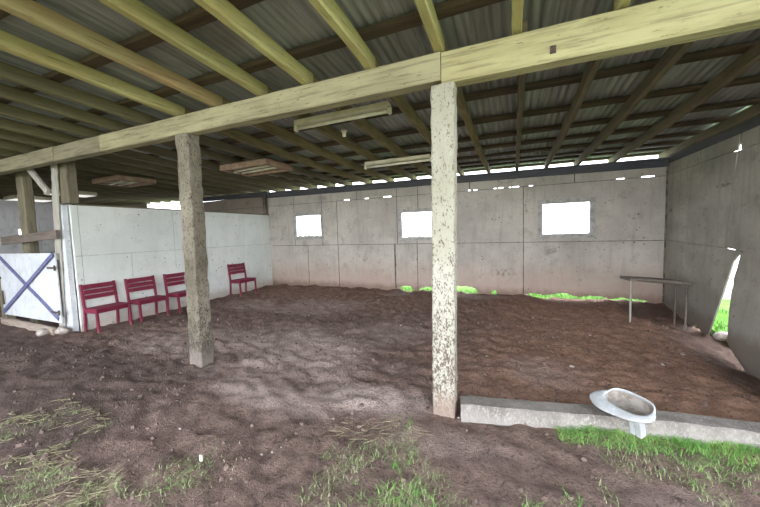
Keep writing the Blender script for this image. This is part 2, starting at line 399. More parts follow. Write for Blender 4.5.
# daylight cracks between the top strip and the sheets under it
for a, b in ((-4.3, -4.12), (-3.66, -3.54), (-3.12, -2.9), (-1.55, -1.5), (-.98, -.93), (-.86, -.78), (-.42, -.36), (-.32, -.22), (-.10, -.06), (-.03, .10), (.30, .38), (1.86, 2.0), (2.26, 2.46)):
    holes.append((a, b, 2.445, 2.445 + R(.016, .03)))
# ragged gaps along the ground
def ragged(a, b, h):
    x = a
    while x < b:
        w = min(R(.05, .12), b - x); t = (x + w / 2 - a) / (b - a)
        holes.append((x, x + w, -.3, h * (.55 + .45 * math.sin(t * math.pi)) * R(.85, 1.1))); x += w
ragged(-2.80, -2.36, .15); ragged(-2.22, -1.80, .15); ragged(-1.45, -.80, .205); ragged(-.48, -.36, .14)
ragged(.20, .62, .10); ragged(.62, 1.25, .125); ragged(1.25, 1.75, .11); ragged(1.75, 2.4, .085)
gro = [(-6.9, 2.65, 1.222, 1.236), (-6.9, 2.65, 2.437, 2.449)]
for x, b, t in ((-5.99, 1.236, 2.755), (-5.03, 1.236, 2.755), (-5.55, -.3, 1.222), (-4.53, -.3, 2.437), (-2.84, -.3, 1.222), (-2.76, 1.236, 2.755), (-2.24, -.3, 1.3),
                (-2.2, 2.0, 2.755), (.19, -.3, 2.437), (-.95, 2.449, 2.755), (1.15, 2.449, 2.755), (-3.9, 2.449, 2.755)):
    w = .04 if x in (-2.84,) else .018
    gro.append((x - w / 2, x + w / 2, b, t))
bm = bmesh.new()
rect_wall(bm, -6.95, 2.67, -.3, 2.76, holes, gro, lambda a, b, d: (a, BW + d, b), .035)
struct('wall_back', bm, [M['wall_back'], M['joint']])
bm = bmesh.new()
rect_wall(bm, -10.45, -6.96, -.3, 2.76, [], [(-8.6, -8.58, 0, 2.7), (-10, 0, 2.43, 2.445)], lambda a, b, d: (a, BW + d, b), .035)
rect_wall(bm, -12.85, -10.46, -.3, 2.5, [], [(-12, -11.98, 0, 2.4)], lambda a, b, d: (a, BW + d, b), .035)
rect_wall(bm, -15.0, -12.86, -.3, 3.05, [], [(-14, -13.98, 0, 2.4)], lambda a, b, d: (a, BW + d, b), .035)
struct('wall_back_extension', bm, [M['wall_brown'], M['joint']])

# windows: a frame round each opening and a thin pane
for n, (a, b, c, d) in enumerate(WIN, 1):
    w = empty(f'window_{n}', ((a + b) / 2, BW, c)); w['kind'] = 'structure'
    cx, cz = (a + b) / 2, c
    fb = bmesh.new(); f = .062; y0, y1 = -.022, .0
    def fbx(x0, x1, z0, z1, ya=y0, yb=-.001): add_box(fb, x0 - cx, x1 - cx, ya, yb, z0 - cz, z1 - cz, .004)
    fbx(a - f, a + .008, c - f, d + f); fbx(b - .008, b + f, c - f, d + f); fbx(a + .009, b - .009, d - .008, d + f); fbx(a + .009, b - .009, c - f, c + .008)
    tag(mesh_obj('window_frame', fb, M['frame'], w), kind='structure')
    sb = bmesh.new(); s = .03
    for q in ((a, a + s, c, d), (b - s, b, c, d), (a + s, b - s, d - s, d), (a + s, b - s, c, c + s)):
        add_box(sb, q[0] - cx, q[1] - cx, .002, .03, q[2] - cz, q[3] - cz)
    tag(mesh_obj('window_sash', sb, M['frame'], w), kind='structure')
    pb = bmesh.new(); add_box(pb, a + s - cx, b - s - cx, .014, .018, s, d - s - cz)
    tag(mesh_obj('pane', pb, M['pane'], w), kind='structure')

# right wall: sheets with a torn opening, the near sheet curling inwards at its foot
RX = 2.65
def rp(a, b, d): return (RX + d, a, b)
bm = bmesh.new()
add_prism(bm, [(7.655, -.35), (7.655, 1.235), (6.6, 1.205), (5.80, 1.185), (5.455, 1.165), (5.60, 1.02), (5.72, .74), (5.84, .46), (5.95, .22), (6.10, -.12), (6.22, -.16), (6.35, -.10),
               (6.46, -.06), (6.56, -.12), (6.66, -.2), (6.80, -.2), (7.1, -.2), (7.3, -.25)], rp, .02)
add_prism(bm, [(7.655, 1.245), (7.655, 2.452), (5.615, 2.452), (5.715, 1.81), (5.79, 1.197), (6.6, 1.216)], rp, .02)
add_prism(bm, [(5.60, 2.452), (5.70, 1.81), (5.775, 1.197), (5.44, 1.175), (4.9, 1.15), (4.9, 2.452)], rp, .022)
add_prism(bm, [(7.655, 2.462), (7.655, 2.66), (5.58, 2.66), (5.61, 2.462), (5.9, 2.475), (6.3, 2.468)], rp, .02)
add_prism(bm, [(5.55, 2.458), (5.53, 2.66), (2.6, 2.66), (2.6, 2.458)], rp, .02)
add_prism(bm, [(4.89, 2.45), (4.89, 1.16), (2.6, 1.16), (2.6, 2.45)], rp, .024)
# near lower sheet as a grid with a curl
E0 = [(1.16, 5.45), (1.0, 5.50), (.85, 5.548), (.6, 5.60), (.37, 5.638), (.1, 5.645), (-.10, 5.64), (-.17, 5.55), (-.26, 5.35), (-.42, 5.15)]
def edgeY(z): return lerp(sorted((-a, b) for a, b in E0), -z)
nr = []
for i in range(19):
    t = i / 18; row = []
    for j in range(17):
        z = 1.155 - 1.80 * j / 16; y = edgeY(z) * (1 - t) + 2.6 * t
        if j % 2 and i == 0: y += R(-.015, .015)
        x = RX - .10 * (1 - sst(0, .35, t)) * sst(.9, -.2, z) - .03 * sst(.9, -.3, z)
        kx = 1 - (1 - x / RX) * (1 - t); row.append((x, y * kx, 1.55 + (z - 1.55) * kx))
    nr.append(row)
f = [[bm.verts.new(p) for p in r] for r in nr]; g = [[bm.verts.new((p[0] + .02, p[1], p[2])) for p in r] for r in nr]
for i in range(18):
    for j in range(16):
        bm.faces.new((f[i][j], f[i + 1][j], f[i + 1][j + 1], f[i][j + 1])); bm.faces.new((g[i][j], g[i][j + 1], g[i + 1][j + 1], g[i + 1][j]))
for j in range(16): bm.faces.new((f[0][j], f[0][j + 1], g[0][j + 1], g[0][j]))
for i in range(18): bm.faces.new((f[i][16], f[i + 1][16], g[i + 1][16], g[i][16]))
for y0, y1, z in ((2.6, 5.565, 2.455), (5.75, 7.65, 2.455), (5.80, 7.65, 1.22), (2.6, 5.62, 1.165)):
    add_box(bm, RX + .026, RX + .04, y0, y1, z - .05, z + .05)
add_box(bm, RX + .026, RX + .04, 5.64, 5.80, 1.30, 2.40)
add_box(bm, RX + .026, RX + .04, 5.68, 5.90, 1.19, 1.31)
add_box(bm, RX + .026, RX + .04, 5.45, 5.70, 2.53, 2.67)
struct('wall_right', bm, M['wall_right'])
bm = bmesh.new(); add_box(bm, 2.63, 2.649, 7.60, 7.619, -.1, 2.6)
struct('trim_1', bm, M['joint'])

# white left partition, lower than the roof
LX = -6.93
def lp(a, b, d): return (LX - d, a, b)
bm = bmesh.new()
rect_wall(bm, 2.89, BW - .005, -.3, 2.17, [], [(2.7, 8, 1.288, 1.298), (2.98, 2.99, -.3, 2.17), (4.62, 4.63, .9, 2.17), (5.42, 5.43, -.3, 2.17), (3.75, 3.757, -.3, 1.288), (6.45, 6.46, -.3, 2.17)], lp, .05, .008)
struct('wall_left', bm, [M['wall_left'], M['joint_pale']])
struct('trim_2', timber([(LX - .04, 2.95, 2.185), (LX - .04, BW - .01, 2.185)], .09, .03), M['rafter_grey'])
# far end of the shed, seen over the gate
bm = bmesh.new()
rect_wall(bm, -1.2, BW - .005, -.3, 3.055, [(4.9, 5.25, 1.62, 2.0)], [(-2, 8, 1.2, 1.21), (3, 3.012, -.3, 2.25), (5.4, 5.412, -.3, 2.25)], lambda a, b, d: (-15.05 - d, a, b), .04)
struct('wall_far_left', bm, [M['wall_far'], M['joint']])
bm = bmesh.new()
rect_wall(bm, -10.4, -6.99, -.3, 2.12, [], [(-8.8, -8.79, -.3, 2.1), (-11, 0, 1.2, 1.21)], lambda a, b, d: (a, 5.2 + d, b), .04)
struct('wall_stall', bm, [M['wall_far'], M['joint']])
bm = bmesh.new()
rect_wall(bm, -15.0, -9.2, -.3, 3.03, [], [(-9, -8.99, -.3, 3)], lambda a, b, d: (a, -1.25 + d, b), .04)
struct('wall_front_unseen', bm, [M['wall_far'], M['joint']])  # unseen wall added at the front left to hold back light

# ------------------------------------------------------------------ roof
bm = bmesh.new()
per = .076; nxr = int((XR - XL) / per * 8)
Xr = [XL + (XR - XL) * i / nxr for i in range(nxr + 1)]
Yr = sorted({YF, -.4, .5, 1.3, 2.0, 2.7, 3.4, 4.7, 5.4, 6.2, 7.0, YB})
def rz(x, y): return sheet_z(x, y) + .011 + .009 * math.sin(2 * math.pi * x / per) + .004 * nz(x * .8, y * .8)
g = [[bm.verts.new((x, y, rz(x, y))) for x in Xr] for y in Yr]
for j in range(len(Yr) - 1):
    for i in range(nxr):
        bm.faces.new((g[j][i], g[j][i + 1], g[j + 1][i + 1], g[j + 1][i]))
ce = struct('ceiling', bm, M['tin'], smooth=True)

# purlins lie across the rafters
ORD = ['first', 'second', 'third', 'fourth', 'fifth', 'sixth', 'seventh', 'eighth', 'ninth', 'tenth', 'eleventh', 'twelfth', 'thirteenth', 'fourteenth', 'fifteenth', 'sixteenth', 'seventeenth', 'eighteenth', 'nineteenth', 'twentieth', 'twenty-first', 'twenty-second', 'twenty-third', 'twenty-fourth', 'twenty-fifth', 'twenty-sixth']
PUR = [(-1.1, -6), (-.4, -5), (.45, -4), (1.1, -3), (1.72, -2), (2.33, -1), (3.05, 1), (3.75, 2), (4.5, 3), (5.2, 4), (5.86, 5), (6.52, 6), (7.1, 7), (7.5, 8), (7.98, 9)]
for y, k in PUR:
    z = lambda x: zr(x, y) + RH + PH / 2 + .003
    bm = timber([(XL + .1, y + R(-.03, .03), z(XL)), (-5, y + R(-.02, .02), z(-5)), (-1, y + R(-.02, .02), z(-1)), (XR - .1, y, z(XR))], .115, PH, seg=.5, jit=.006, side=Vector((0, 1, 0)))
    o = mesh_obj('purlin', bm, M['purlin'])
    where = f"{ORD[-k - 1]} purlin on the near side of the long beam" if k < 0 else f"{ORD[k - 1]} purlin beyond the long beam, counted towards the windows"
    tag(o, 'dark ' + where, 'purlin', 'roof purlins')

# rafters: near lengths and far lengths lap side by side over the long beam
STEP = .6; X0 = .02
used = []
for k in range(-25, 4):
    x = X0 + STEP * k + (.05 if k in (-1, -2) else .02 * math.sin(k * 2.1))
    if k in (-4,): x += .07
    if x < XL + .3: continue
    near = timber([(x + .0, y, zr(x, y) + RH / 2) for y in (-1.2, 0, 1.2, 2.60)], .068, RH, seg=.4, jit=.006)
    o = mesh_obj('rafter', near, M['rafter_orange' if k == -5 else 'rafter_green' if k >= -6 else 'rafter_shaded'])
    n = -k - 1
    side = f"{ORD[n]} rafter left of the tall white post" if k < 0 else f"{ORD[k]} rafter right of the tall white post"
    tag(o, f"{'tan-orange' if k == -5 else 'greenish' if k >= -6 else 'dull brown'} near-side {side}, running forward over the beam", 'rafter', 'near roof rafters')
    xf = x + (.045 if k == 0 else 0)
    far = timber([(xf, y, zr(xf, y) + RH / 2) for y in (2.605, 3.4, 4.4, 5.3, 6.4, 7.95)], .062, RH, seg=.45, jit=.006)
    o = mesh_obj('rafter', far, M['rafter_olive_lit' if -7 < k < 0 else 'rafter_grey'])
    tag(o, f"{'olive-brown' if -7 < k < 0 else 'grey-brown'} far-side {side}, running from beam to back wall", 'rafter', 'far roof rafters')
bm = timber([(2.64, y, zr(2.64, y) + RH / 2 + .01) for y in (2.48, 4.4, 5.3, 7.95)], .062, RH, seg=.45)
tag(mesh_obj('rafter', bm, M['rafter_grey']), 'dark end rafter lying along the top of the right wall', 'rafter', 'far roof rafters')

# plates on the walls
def platex(x0, x1, y, label, h=.17, w=.05):
    bm = timber([(x0, y, zr(x0, 7.6) - h / 2), (x1, y, zr(x1, 7.6) - h / 2)], w, h, seg=.6, jit=.003)
    tag(mesh_obj('wall_plate', bm, M['plate']), label, 'wall plate', 'wall plates')
platex(-6.93, 2.66, 7.592, 'dark blue-grey timber plate along the top of the back wall with three windows')
bm = timber([(-10.4, 7.60, 2.845), (-6.95, 7.60, 2.825)], .045, .15, seg=.6)
tag(mesh_obj('wall_plate', bm, M['plate']), 'dark timber plate on the brown boards beyond the white partition', 'wall plate', 'wall plates')
bm = timber([(2.67, 2.6, 2.735), (2.67, 5.3, 2.725), (2.67, 7.61, 2.715)], .06, .12, seg=.6, jit=.004)
tag(mesh_obj('wall_plate', bm, M['plate_y']), 'dark timber plate along the top of the right wall', 'wall plate', 'wall plates')
bm = timber([(-6.99, 7.52, 2.2), (-6.99, 7.52, 2.77)], .09, .09, jit=.003)
tag(mesh_obj('corner_post', bm, M['post_lichen']), 'short grey post above the far end of the white partition', 'post')

# ------------------------------------------------------------------ long beam in lengths, butted end to end
BH = .215
def beam(x0, x1, label, mat='beam_grey', dz=0, h=BH):
    pts = [(x, 2.565, zr(x, 2.56) - h / 2 - .004 + dz) for x in (x0, (x0 + x1) / 2, x1)]
    bm = timber(pts, .13, h, seg=.35, jit=.004, bev=.012)
    o = mesh_obj('beam', bm, M[mat]); tag(o, label, 'beam', 'lengths of the long roof beam')
beam(-.512, 2.72, 'pale yellow-green beam length right of the tall white post', 'beam', -.012, .235)
beam(-5.12, -.518, 'weathered beam length between the tall white post and past the leaning brown post')
beam(-6.32, -5.126, 'short weathered beam length just right of the gate post', 'beam_dark')
beam(-14.9, -6.326, 'darker beam length above the crossed white gate', 'beam_dark')
bm = bmesh.new(); add_box(bm, .225, .262, 2.493, 2.4995, 2.715, 2.765)
tag(mesh_obj('bolt_plate', bm, M['iron']), 'small black iron plate on the beam right of the tall post', 'bolt plate')

# ------------------------------------------------------------------ posts
def vpost(name, x0, x1, y0, y1, z0, z1, mat, label, lean=(0, 0), rough=.006, foot=None):
    cx, cy = (x0 + x1) / 2, (y0 + y1) / 2
    pts = [(cx + lean[0] * t, cy + lean[1] * t, z0 + (z1 - z0) * t) for t in (0, .5, 1)]
    bm = timber(pts, x1 - x0, y1 - y0, seg=.09, jit=rough, bev=.012, side=Vector((1, 0, 0)), taper=foot)
    return tag(mesh_obj(name, bm, mat), label, 'post')
vpost('post', -.635, -.452, 2.50, 2.64, -.06, 2.675, M['post_white'], 'tall square post with flaking white paint at the end of the timber sleeper', (.035, 0), rough=.004)
vpost('post', -3.62, -3.42, 2.50, 2.67, -.06, 2.742, M['post_lichen'], 'weathered brown lichen-covered post standing free in front of the red chairs', (.015, 0), .009,
      foot=lambda t: 1.0 + .08 * math.exp(-((t - .1) / .06) ** 2))
vpost('post', -7.02, -6.74, 2.80, 2.94, 2.19, 2.975, M['post_dark'], 'short dark post between the beam and the near end of the white partition')
vpost('post', -8.66, -8.40, 2.84, 2.98, -.06, 2.985, M['post_dark'], 'olive-brown post rising behind the crossed white gate', (.02, 0))
vpost('post', -9.62, -9.42, 2.76, 2.90, -.06, 1.25, M['post_dark'], 'low dark latch post at the left edge of the crossed gate')
vpost('board', -7.35, -7.17, 2.755, 2.788, .02, 2.985, M['brace'], 'long pale grey upright board beside the hinge side of the gate', (.26, 0))
vpost('gate_post', -7.25, -6.985, 2.79, 2.885, -.06, 2.17, M['gate'], 'white painted post closing the near end of the white partition')
bm = timber([(-7.88, 2.72, 2.95), (-7.16, 2.72, 2.38)], .11, .045, seg=.15, jit=.003, side=Vector((.6, 0, .8)))
tag(mesh_obj('brace', bm, M['brace']), 'pale diagonal brace from the beam down to the upright board', 'brace')
bm = timber([(-9.05, 2.72, 1.60), (-6.98, 2.715, 1.675)], .04, .15, seg=.2, jit=.006)
tag(mesh_obj('rail_board', bm, M['brown_x']), 'dark brown board nailed across the posts above the crossed gate', 'board')
# ------------------------------------------------------------------ gate
GY = 2.70
gt = empty('gate', (-8.20, GY, .12), 0, 'white boarded gate with a faded blue painted cross', 'gate')
L, Rr, B, T = -1.08, 1.10, .04, 1.235
bm = bmesh.new()
n = 6
for i in range(n):
    a = L + (Rr - L) * i / n; add_box(bm, a + .002, a + (Rr - L) / n - .002, 0, .022, B, T + .01 * i / n, .003)
mesh_obj('gate_panel', bm, M['gate'], gt)
bm = bmesh.new()
for z0, z1 in ((B + .0, B + .10), (T - .11, T)): add_box(bm, L, Rr, .024, .05, z0, z1, .004)
mesh_obj('gate_frame', bm, M['brace'], gt)
for s in (0, 1):
    p, q = ((L + .02, T - .02), (Rr - .06, B + .08)) if s == 0 else ((L + .06, B + .06), (Rr - .02, T - .01))
    bm = timber([(p[0], -.010 - .012 * s, p[1]), (q[0], -.010 - .012 * s, q[1])], .012, .075, seg=.3, jit=.002, bev=.003)
    tag(mesh_obj('cross_board', bm, M['blue'], gt), 'faded blue board')
bm = timber([(L + .14, -.03, .25), (L + .15, -.03, .52)], .025, .02, jit=.002, bev=.003, side=Vector((1, 0, 0))); tag(mesh_obj('handle', bm, M['iron'], gt), 'dark upright iron handle')
bm = bmesh.new(); add_box(bm, L - .12, L + .06, -.035, -.005, .74, .785, .004); add_box(bm, L - .04, L - .01, -.06, -.035, .72, .81, .003)
tag(mesh_obj('latch', bm, M['iron'], gt), 'dark iron slide latch')
for z in (.98, .22):
    bm = bmesh.new(); add_box(bm, Rr - .22, Rr + .06, -.037, -.03, z, z + .03); add_cyl(bm, (Rr + .05, -.04, z - .03), (Rr + .05, -.04, z + .06), .014)
    tag(mesh_obj('hinge', bm, M['iron'], gt), 'rusty strap hinge')
bm = timber([(-9.12, 2.62, .045), (-7.10, 2.60, .03)], .05, .17, seg=.2, jit=.008)
tag(mesh_obj('kick_board', bm, M['pale_board']), 'weathered pale brown board lying on the ground under the gate', 'board')

def rock(c, r, seed, sq=.6):
    bm = bmesh.new(); bmesh.ops.create_icosphere(bm, subdivisions=2, radius=1)
    for v in bm.verts:
        d = 1 + .35 * noise.noise(v.co * 1.3 + Vector((seed * 3.7, 0, 0)))
        v.co = Vector((v.co.x * r * d, v.co.y * r * .8 * d, v.co.z * r * sq * d))
    bmesh.ops.translate(bm, verts=bm.verts[:], vec=Vector(c)); return bm
for c, r, t in (((-7.28, 2.52, .04), .11, 'pale rough stone lying at the foot of the pale upright board'), ((-6.98, 2.66, .06), .12, 'pale broken stone at the foot of the white partition end')):
    tag(mesh_obj('stone', rock(c, r, c[0]), M['stone'], smooth=True), t, 'stone')

# ------------------------------------------------------------------ red chairs
def make_chair():
    t = empty('chair', (0, 0, 0))
    Wd, Dp, SH, HT = .27, .39, .425, .835       # half width, depth, seat height, back height
    for s in (-1, 1):
        y = s * (Wd - .022)
        bm = timber([(.0, y, .0), (.03, y, SH - .02), (-.03, y, HT)], .035, .042, seg=.14, jit=.0015, bev=.004, side=Vector((0, 1, 0)))
        mesh_obj('leg', bm, M['red'], t)
        bm = timber([(Dp - .005, y, 0), (Dp - .03, y, SH - .015)], .036, .042, seg=.14, jit=.0015, bev=.004, side=Vector((0, 1, 0)))
        mesh_obj('leg', bm, M['red'], t)
        bm = bmesh.new(); add_box(bm, .052, Dp - .055, y - .012, y + .012, SH - .075, SH - .022, .003); mesh_obj('side_rail', bm, M['red'], t)
    bm = bmesh.new(); add_box(bm, Dp - .045, Dp - .02, -Wd + .045, Wd - .045, SH - .075, SH - .022, .003); mesh_obj('front_rail', bm, M['red'], t)
    bm = bmesh.new()
    for i in range(5):
        x0 = .055 + i * .070; add_box(bm, x0, x0 + .064, -Wd, Wd, SH - .018, SH + .004, .004)
    mesh_obj('seat', bm, M['red'], t)
    for i, (z0, z1) in enumerate(((.745, .825), (.655, .728), (.568, .638))):
        x = -.028 + (HT - (z0 + z1) / 2) * .12; bm = bmesh.new()
        add_box(bm, x - .012 + .018, x + .010 + .018, -Wd + .035, Wd - .035, z0, z1, .004); mesh_obj('back_slat', bm, M['red'], t)
    return t
ch0 = make_chair()
CH = [(-6.85, 3.15, 2, 'red slatted wooden chair nearest the gate, first against the white partition'),
      (-6.84, 3.83, -1, 'red slatted wooden chair second from the gate, against the white partition'),
      (-6.85, 4.56, 1, 'red slatted wooden chair partly hidden behind the weathered brown post'),
      (-6.82, 6.18, -2, 'red slatted wooden chair standing alone near the far corner')]
for i, (x, y, a, lb) in enumerate(CH):
    c = ch0 if i == 0 else copy_thing(ch0)
    zz = min(gz(x + dx, y + dy) for dx in (0, .38) for dy in (-.25, .25))
    c.location = (x, y, zz - .005); c.rotation_euler = (0, 0, math.radians(a)); tag(c, lb, 'chair', 'red chairs along the partition')

# ------------------------------------------------------------------ bench in the right corner
bt = empty('bench', (2.05, 6.2, -.03), 0, 'narrow grey plank bench table with thin legs in the right corner', 'bench')
def q(x, y, z): return (x - 2.05, y - 6.2, z + .03)
bm = timber([q(1.64, 6.15, .69), q(1.9, 6.22, .675), q(2.2, 6.32, .645), q(2.50, 6.42, .60)], .27, .042, seg=.1, jit=.003, bev=.006); mesh_obj('bench_top', bm, M['table_top'], bt)
for (x, y, zt) in ((1.70, 6.08, .668), (2.47, 6.31, .592), (2.40, 6.48, .60), (1.765, 6.29, .668)):
    bm = bmesh.new(); add_cyl(bm, q(x, y, gz(x, y) - .02), q(x, y, zt), .014, 10); mesh_obj('leg', bm, M['brace'] if x < 2 and y < 6.1 else M['brown_x'], bt)
bm = timber([q(1.72, 6.26, .65), q(2.38, 6.47, .575)], .02, .03, jit=.001, bev=.003); mesh_obj('bench_rail', bm, M['brown_x'], bt)

# ------------------------------------------------------------------ sleeper and grey plastic trough
SA, SB = Vector((-.415, 2.585)), Vector((2.3, 3.09))
bm = timber([(SA.x, SA.y, .052), (1.0, 2.848, .06), (SB.x, SB.y, .0)], .175, .155, seg=.08, jit=.006, bev=.016)
tag(mesh_obj('timber_sleeper', bm, M['sleeper']), 'long worn whitish timber sleeper on the ground right of the tall post', 'sleeper')

tr = empty('plastic_trough', (.785, 2.77, .155), math.radians(-50), 'grey plastic trough with a wide curved rim resting on the timber sleeper', 'trough')
tr.scale = (.74, .74, .74); tr.rotation_euler = (math.radians(15), math.radians(2), math.radians(-46))
NA = 48; A_ = .20
def outline(t):
    c, s_ = math.cos(t), math.sin(t)
    u = A_ * math.copysign(abs(c) ** .75, c); v = .125 * math.copysign(abs(s_) ** .85, s_)
    return u, v
def flange(u, v):                                           # rim width: wide on the -v side, widest at the far end
    side = sst(.03, -.05, v); far = sst(.22, -.20, u)
    return .018 + side * (.060 + .065 * far)
def trough_ring(k, z, f=0):
    r = []
    for i in range(NA):
        u, v = outline(2 * math.pi * i / NA)
        n = Vector((u / A_ ** 2, v / .125 ** 2)).normalized(); n = Vector((n.x * .55, n.y)).normalized()
        w = flange(u, v) * f; r.append((u * k + n.x * w, v * k + n.y * w, z))
    return r
HB = .125
def loft(rings, cap=True):
    bm = bmesh.new(); vv = [[bm.verts.new(p) for p in r] for r in rings]
    for a, b in zip(vv, vv[1:]):
        for i in range(NA): bm.faces.new((a[i], a[(i + 1) % NA], b[(i + 1) % NA], b[i]))
    if cap: bm.faces.new(vv[-1])
    return bm
def lift(r, a): return [(x, y, z + a * sst(.02, .09, y)) for x, y, z in r]
inner = loft([trough_ring(1, HB), trough_ring(.97, HB - .02), trough_ring(.90, .045), trough_ring(.80, .018), trough_ring(.5, .012)])
tag(mesh_obj('basin_lining', inner, M['plastic_shade'], tr, True), 'inside of the basin, toned brown-grey for its shade')
shell = loft([trough_ring(1.06, HB - .012), trough_ring(.98, .05), trough_ring(.86, .006), trough_ring(.5, .0)])
mesh_obj('basin', shell, M['plastic'], tr, True)
up = .02
rim = loft([lift(trough_ring(.995, HB - .004), up), lift(trough_ring(1, HB + .006), up), lift(trough_ring(1, HB + .009, .2), up), lift(trough_ring(1, HB + .003, .9), up), lift(trough_ring(1, HB - .004, 1), up), lift(trough_ring(1, HB - .016, .98), up), trough_ring(1, HB - .014, .3)], False)
mesh_obj('rim', rim, M['plastic'], tr, True)
bm = bmesh.new()
add_box(bm, -.15, -.02, -.188, -.148, HB + .004, HB + .011, .004)
mesh_obj('rim_pad', bm, M['plastic'], tr)
bm = bmesh.new(); add_box(bm, .095, .140, -.165, -.10, -.07, HB - .022, .006); add_box(bm, .148, .195, -.165, -.09, -.07, HB - .022, .006); add_box(bm, .139, .149, -.155, -.10, -.06, HB - .03)
mesh_obj('foot', bm, M['plastic'], tr)

# ------------------------------------------------------------------ light fittings
def batten(c, length, ang, label):
    z = zr(c[0], c[1])
    t = empty('fluorescent_light', (c[0], c[1], z), ang, label, 'light fitting', 'bare tube light fittings')
    h = length / 2
    bm = bmesh.new(); add_box(bm, -h, h, -.045, .045, -.055, .0, .006); mesh_obj('batten_body', bm, M['cream'], t)
    for s in (-1, 1):
        bm = bmesh.new(); add_box(bm, s * h - .022, s * h + .022, -.03, .03, -.125, -.05, .012); tag(mesh_obj('tube_holder', bm, M['cream'], t), 'cream tube holder')
    bm = bmesh.new(); add_cyl(bm, (-h + .03, 0, -.092), (h - .03, 0, -.092), .019, 14); tag(mesh_obj('tube', bm, M['tube'], t, True), 'white glass tube')
    return t
batten((-1.80, 3.17), 1.2, math.radians(0), 'cream tube light hung just beyond the beam, left of the tall white post')
batten((-1.88, 5.25), 1.2, math.radians(0), 'cream tube light further back, reaching behind the tall white post')
def troffer(c, w, d, label, mat_in):
    z = zr(c[0], c[1])
    t = empty('box_light', (c[0], c[1], z), 0, label, 'light fitting', 'boxed light fittings')
    bm = bmesh.new(); f = .07
    for q_ in ((-w / 2, w / 2, -d / 2, -d / 2 + f), (-w / 2, w / 2, d / 2 - f, d / 2), (-w / 2, -w / 2 + f, -d / 2 + f, d / 2 - f), (w / 2 - f, w / 2, -d / 2 + f, d / 2 - f)):
        add_box(bm, *q_, -.10, -.001, .005)
    mesh_obj('box_frame', bm, M['fitting'], t)
    bm = bmesh.new(); add_box(bm, -w / 2 + f, w / 2 - f, -d / 2 + f, d / 2 - f, -.05, -.04); mesh_obj('reflector', bm, mat_in, t)
    for s in (-1, 1):
        bm = bmesh.new(); add_cyl(bm, (-w / 2 + f + .01, s * .09, -.085), (w / 2 - f - .01, s * .09, -.06), .019, 12); tag(mesh_obj('tube', bm, M['tube'], t, True), 'white glass tube')
troffer((-4.42, 4.6), 1.1, .7, 'brown framed box light right of the weathered brown post', M['fitting'])
troffer((-8.05, 4.35), 1.0, .75, 'brown framed box light with white inside over the white partition', M['reflector'])
def panel_light(c, w, d, label):
    z = zr(c[0], c[1]); t = empty('panel_light', (c[0], c[1], z), 0, label, 'light fitting')
    bm = bmesh.new(); f = .03
    for q_ in ((-w / 2, w / 2, -d / 2, -d / 2 + f), (-w / 2, w / 2, d / 2 - f, d / 2), (-w / 2, -w / 2 + f, -d / 2 + f, d / 2 - f), (w / 2 - f, w / 2, -d / 2 + f, d / 2 - f)):
        add_box(bm, *q_, -.10, -.001)
    mesh_obj('panel_frame', bm, M['cream'], t)
    bm = bmesh.new(); add_box(bm, -w / 2 + f, w / 2 - f, -d / 2 + f, d / 2 - f, -.105, -.09); tag(mesh_obj('diffuser', bm, M['lit'], t), 'glowing white diffuser')
panel_light((-11.2, 4.72), .6, .9, 'lit white panel light under the roof just right of the gate post top')
panel_light((-13.6, 4.75), .75, .9, 'lit white panel light under the roof above the crossed gate')
lh = empty('lamp_holder', (-2.03, 3.68, zr(-2.03, 3.68)), 0, 'small white lamp holder fixed under a rafter between the two tube lights', 'lamp holder')
bm = bmesh.new(); add_cyl(bm, (0, 0, -.012), (0, 0, -.001), .045, 14); mesh_obj('base', bm, M['cream'], lh, False)
bm = bmesh.new(); add_cyl(bm, (0, 0, -.075), (0, 0, -.012), .022, 14, .03); mesh_obj('socket', bm, M['tube'], lh, True)

# ------------------------------------------------------------------ grass, straw, clods, stones
def blades(name, n, spot, h, w, mat, label, cat, flat=.35, surf=gz):
    bm = bmesh.new(); c = 0; tries = 0
    while c < n and tries < n * 12:
        tries += 1; p = spot()
        if p is None: continue
        c += 1; x, y = p; z = surf(x, y) - .005; a = R(0, 2 * math.pi); hh = h * R(.45, 1.15)
        dx, dy = math.cos(a), math.sin(a); ln = hh * R(.2, 1.0) * flat * 2.2; ww = w * R(.6, 1.2)
        px, py = -dy * ww / 2, dx * ww / 2; pr = None
        for t in (0, .4, .75, 1):
            k = 1 - t ** 1.6; q = (x + dx * ln * t * t, y + dy * ln * t * t, z + hh * (t - .28 * flat * 2 * t * t))
            if t < 1: cur = [bm.verts.new((q[0] - px * k, q[1] - py * k, q[2])), bm.verts.new((q[0] + px * k, q[1] + py * k, q[2]))]
            else: cur = [bm.verts.new(q)]
            if pr:
                if len(cur) == 2: bm.faces.new((pr[0], pr[1], cur[1], cur[0]))
                else: bm.faces.new((pr[0], pr[1], cur[0]))
            pr = cur
    return tag(mesh_obj(name, bm, mat), label, cat, kind='stuff')
def sl_y(x): return 2.585 + (x + .415) * .186 - .09
def strip():
    x = R(.30, 2.2); front = sl_y(x); d = random.expovariate(1 / (.13 if x > .9 else .17)); y = front - d
    if d > .5 or (x < .42 and d > .2): return None
    if nz(x * 3.2, y * 3.2, 40) < -.15 + d * .5: return None
    return x, y
blades('grass', 2500, strip, .085, .0045, M['blade'], 'bright green grass growing along the front of the timber sleeper', 'grass', .85)
def near_right():
    x, y = R(.45, 2.0), R(1.75, 2.55)
    return (x, y) if nz(x * 3.5, y * 3.5, 14) > .03 and y < sl_y(x) - .12 else None
blades('grass', 1300, near_right, .06, .0035, M['blade_dull'], 'thin dull grass on the dirt in front of the green strip', 'grass', .7)
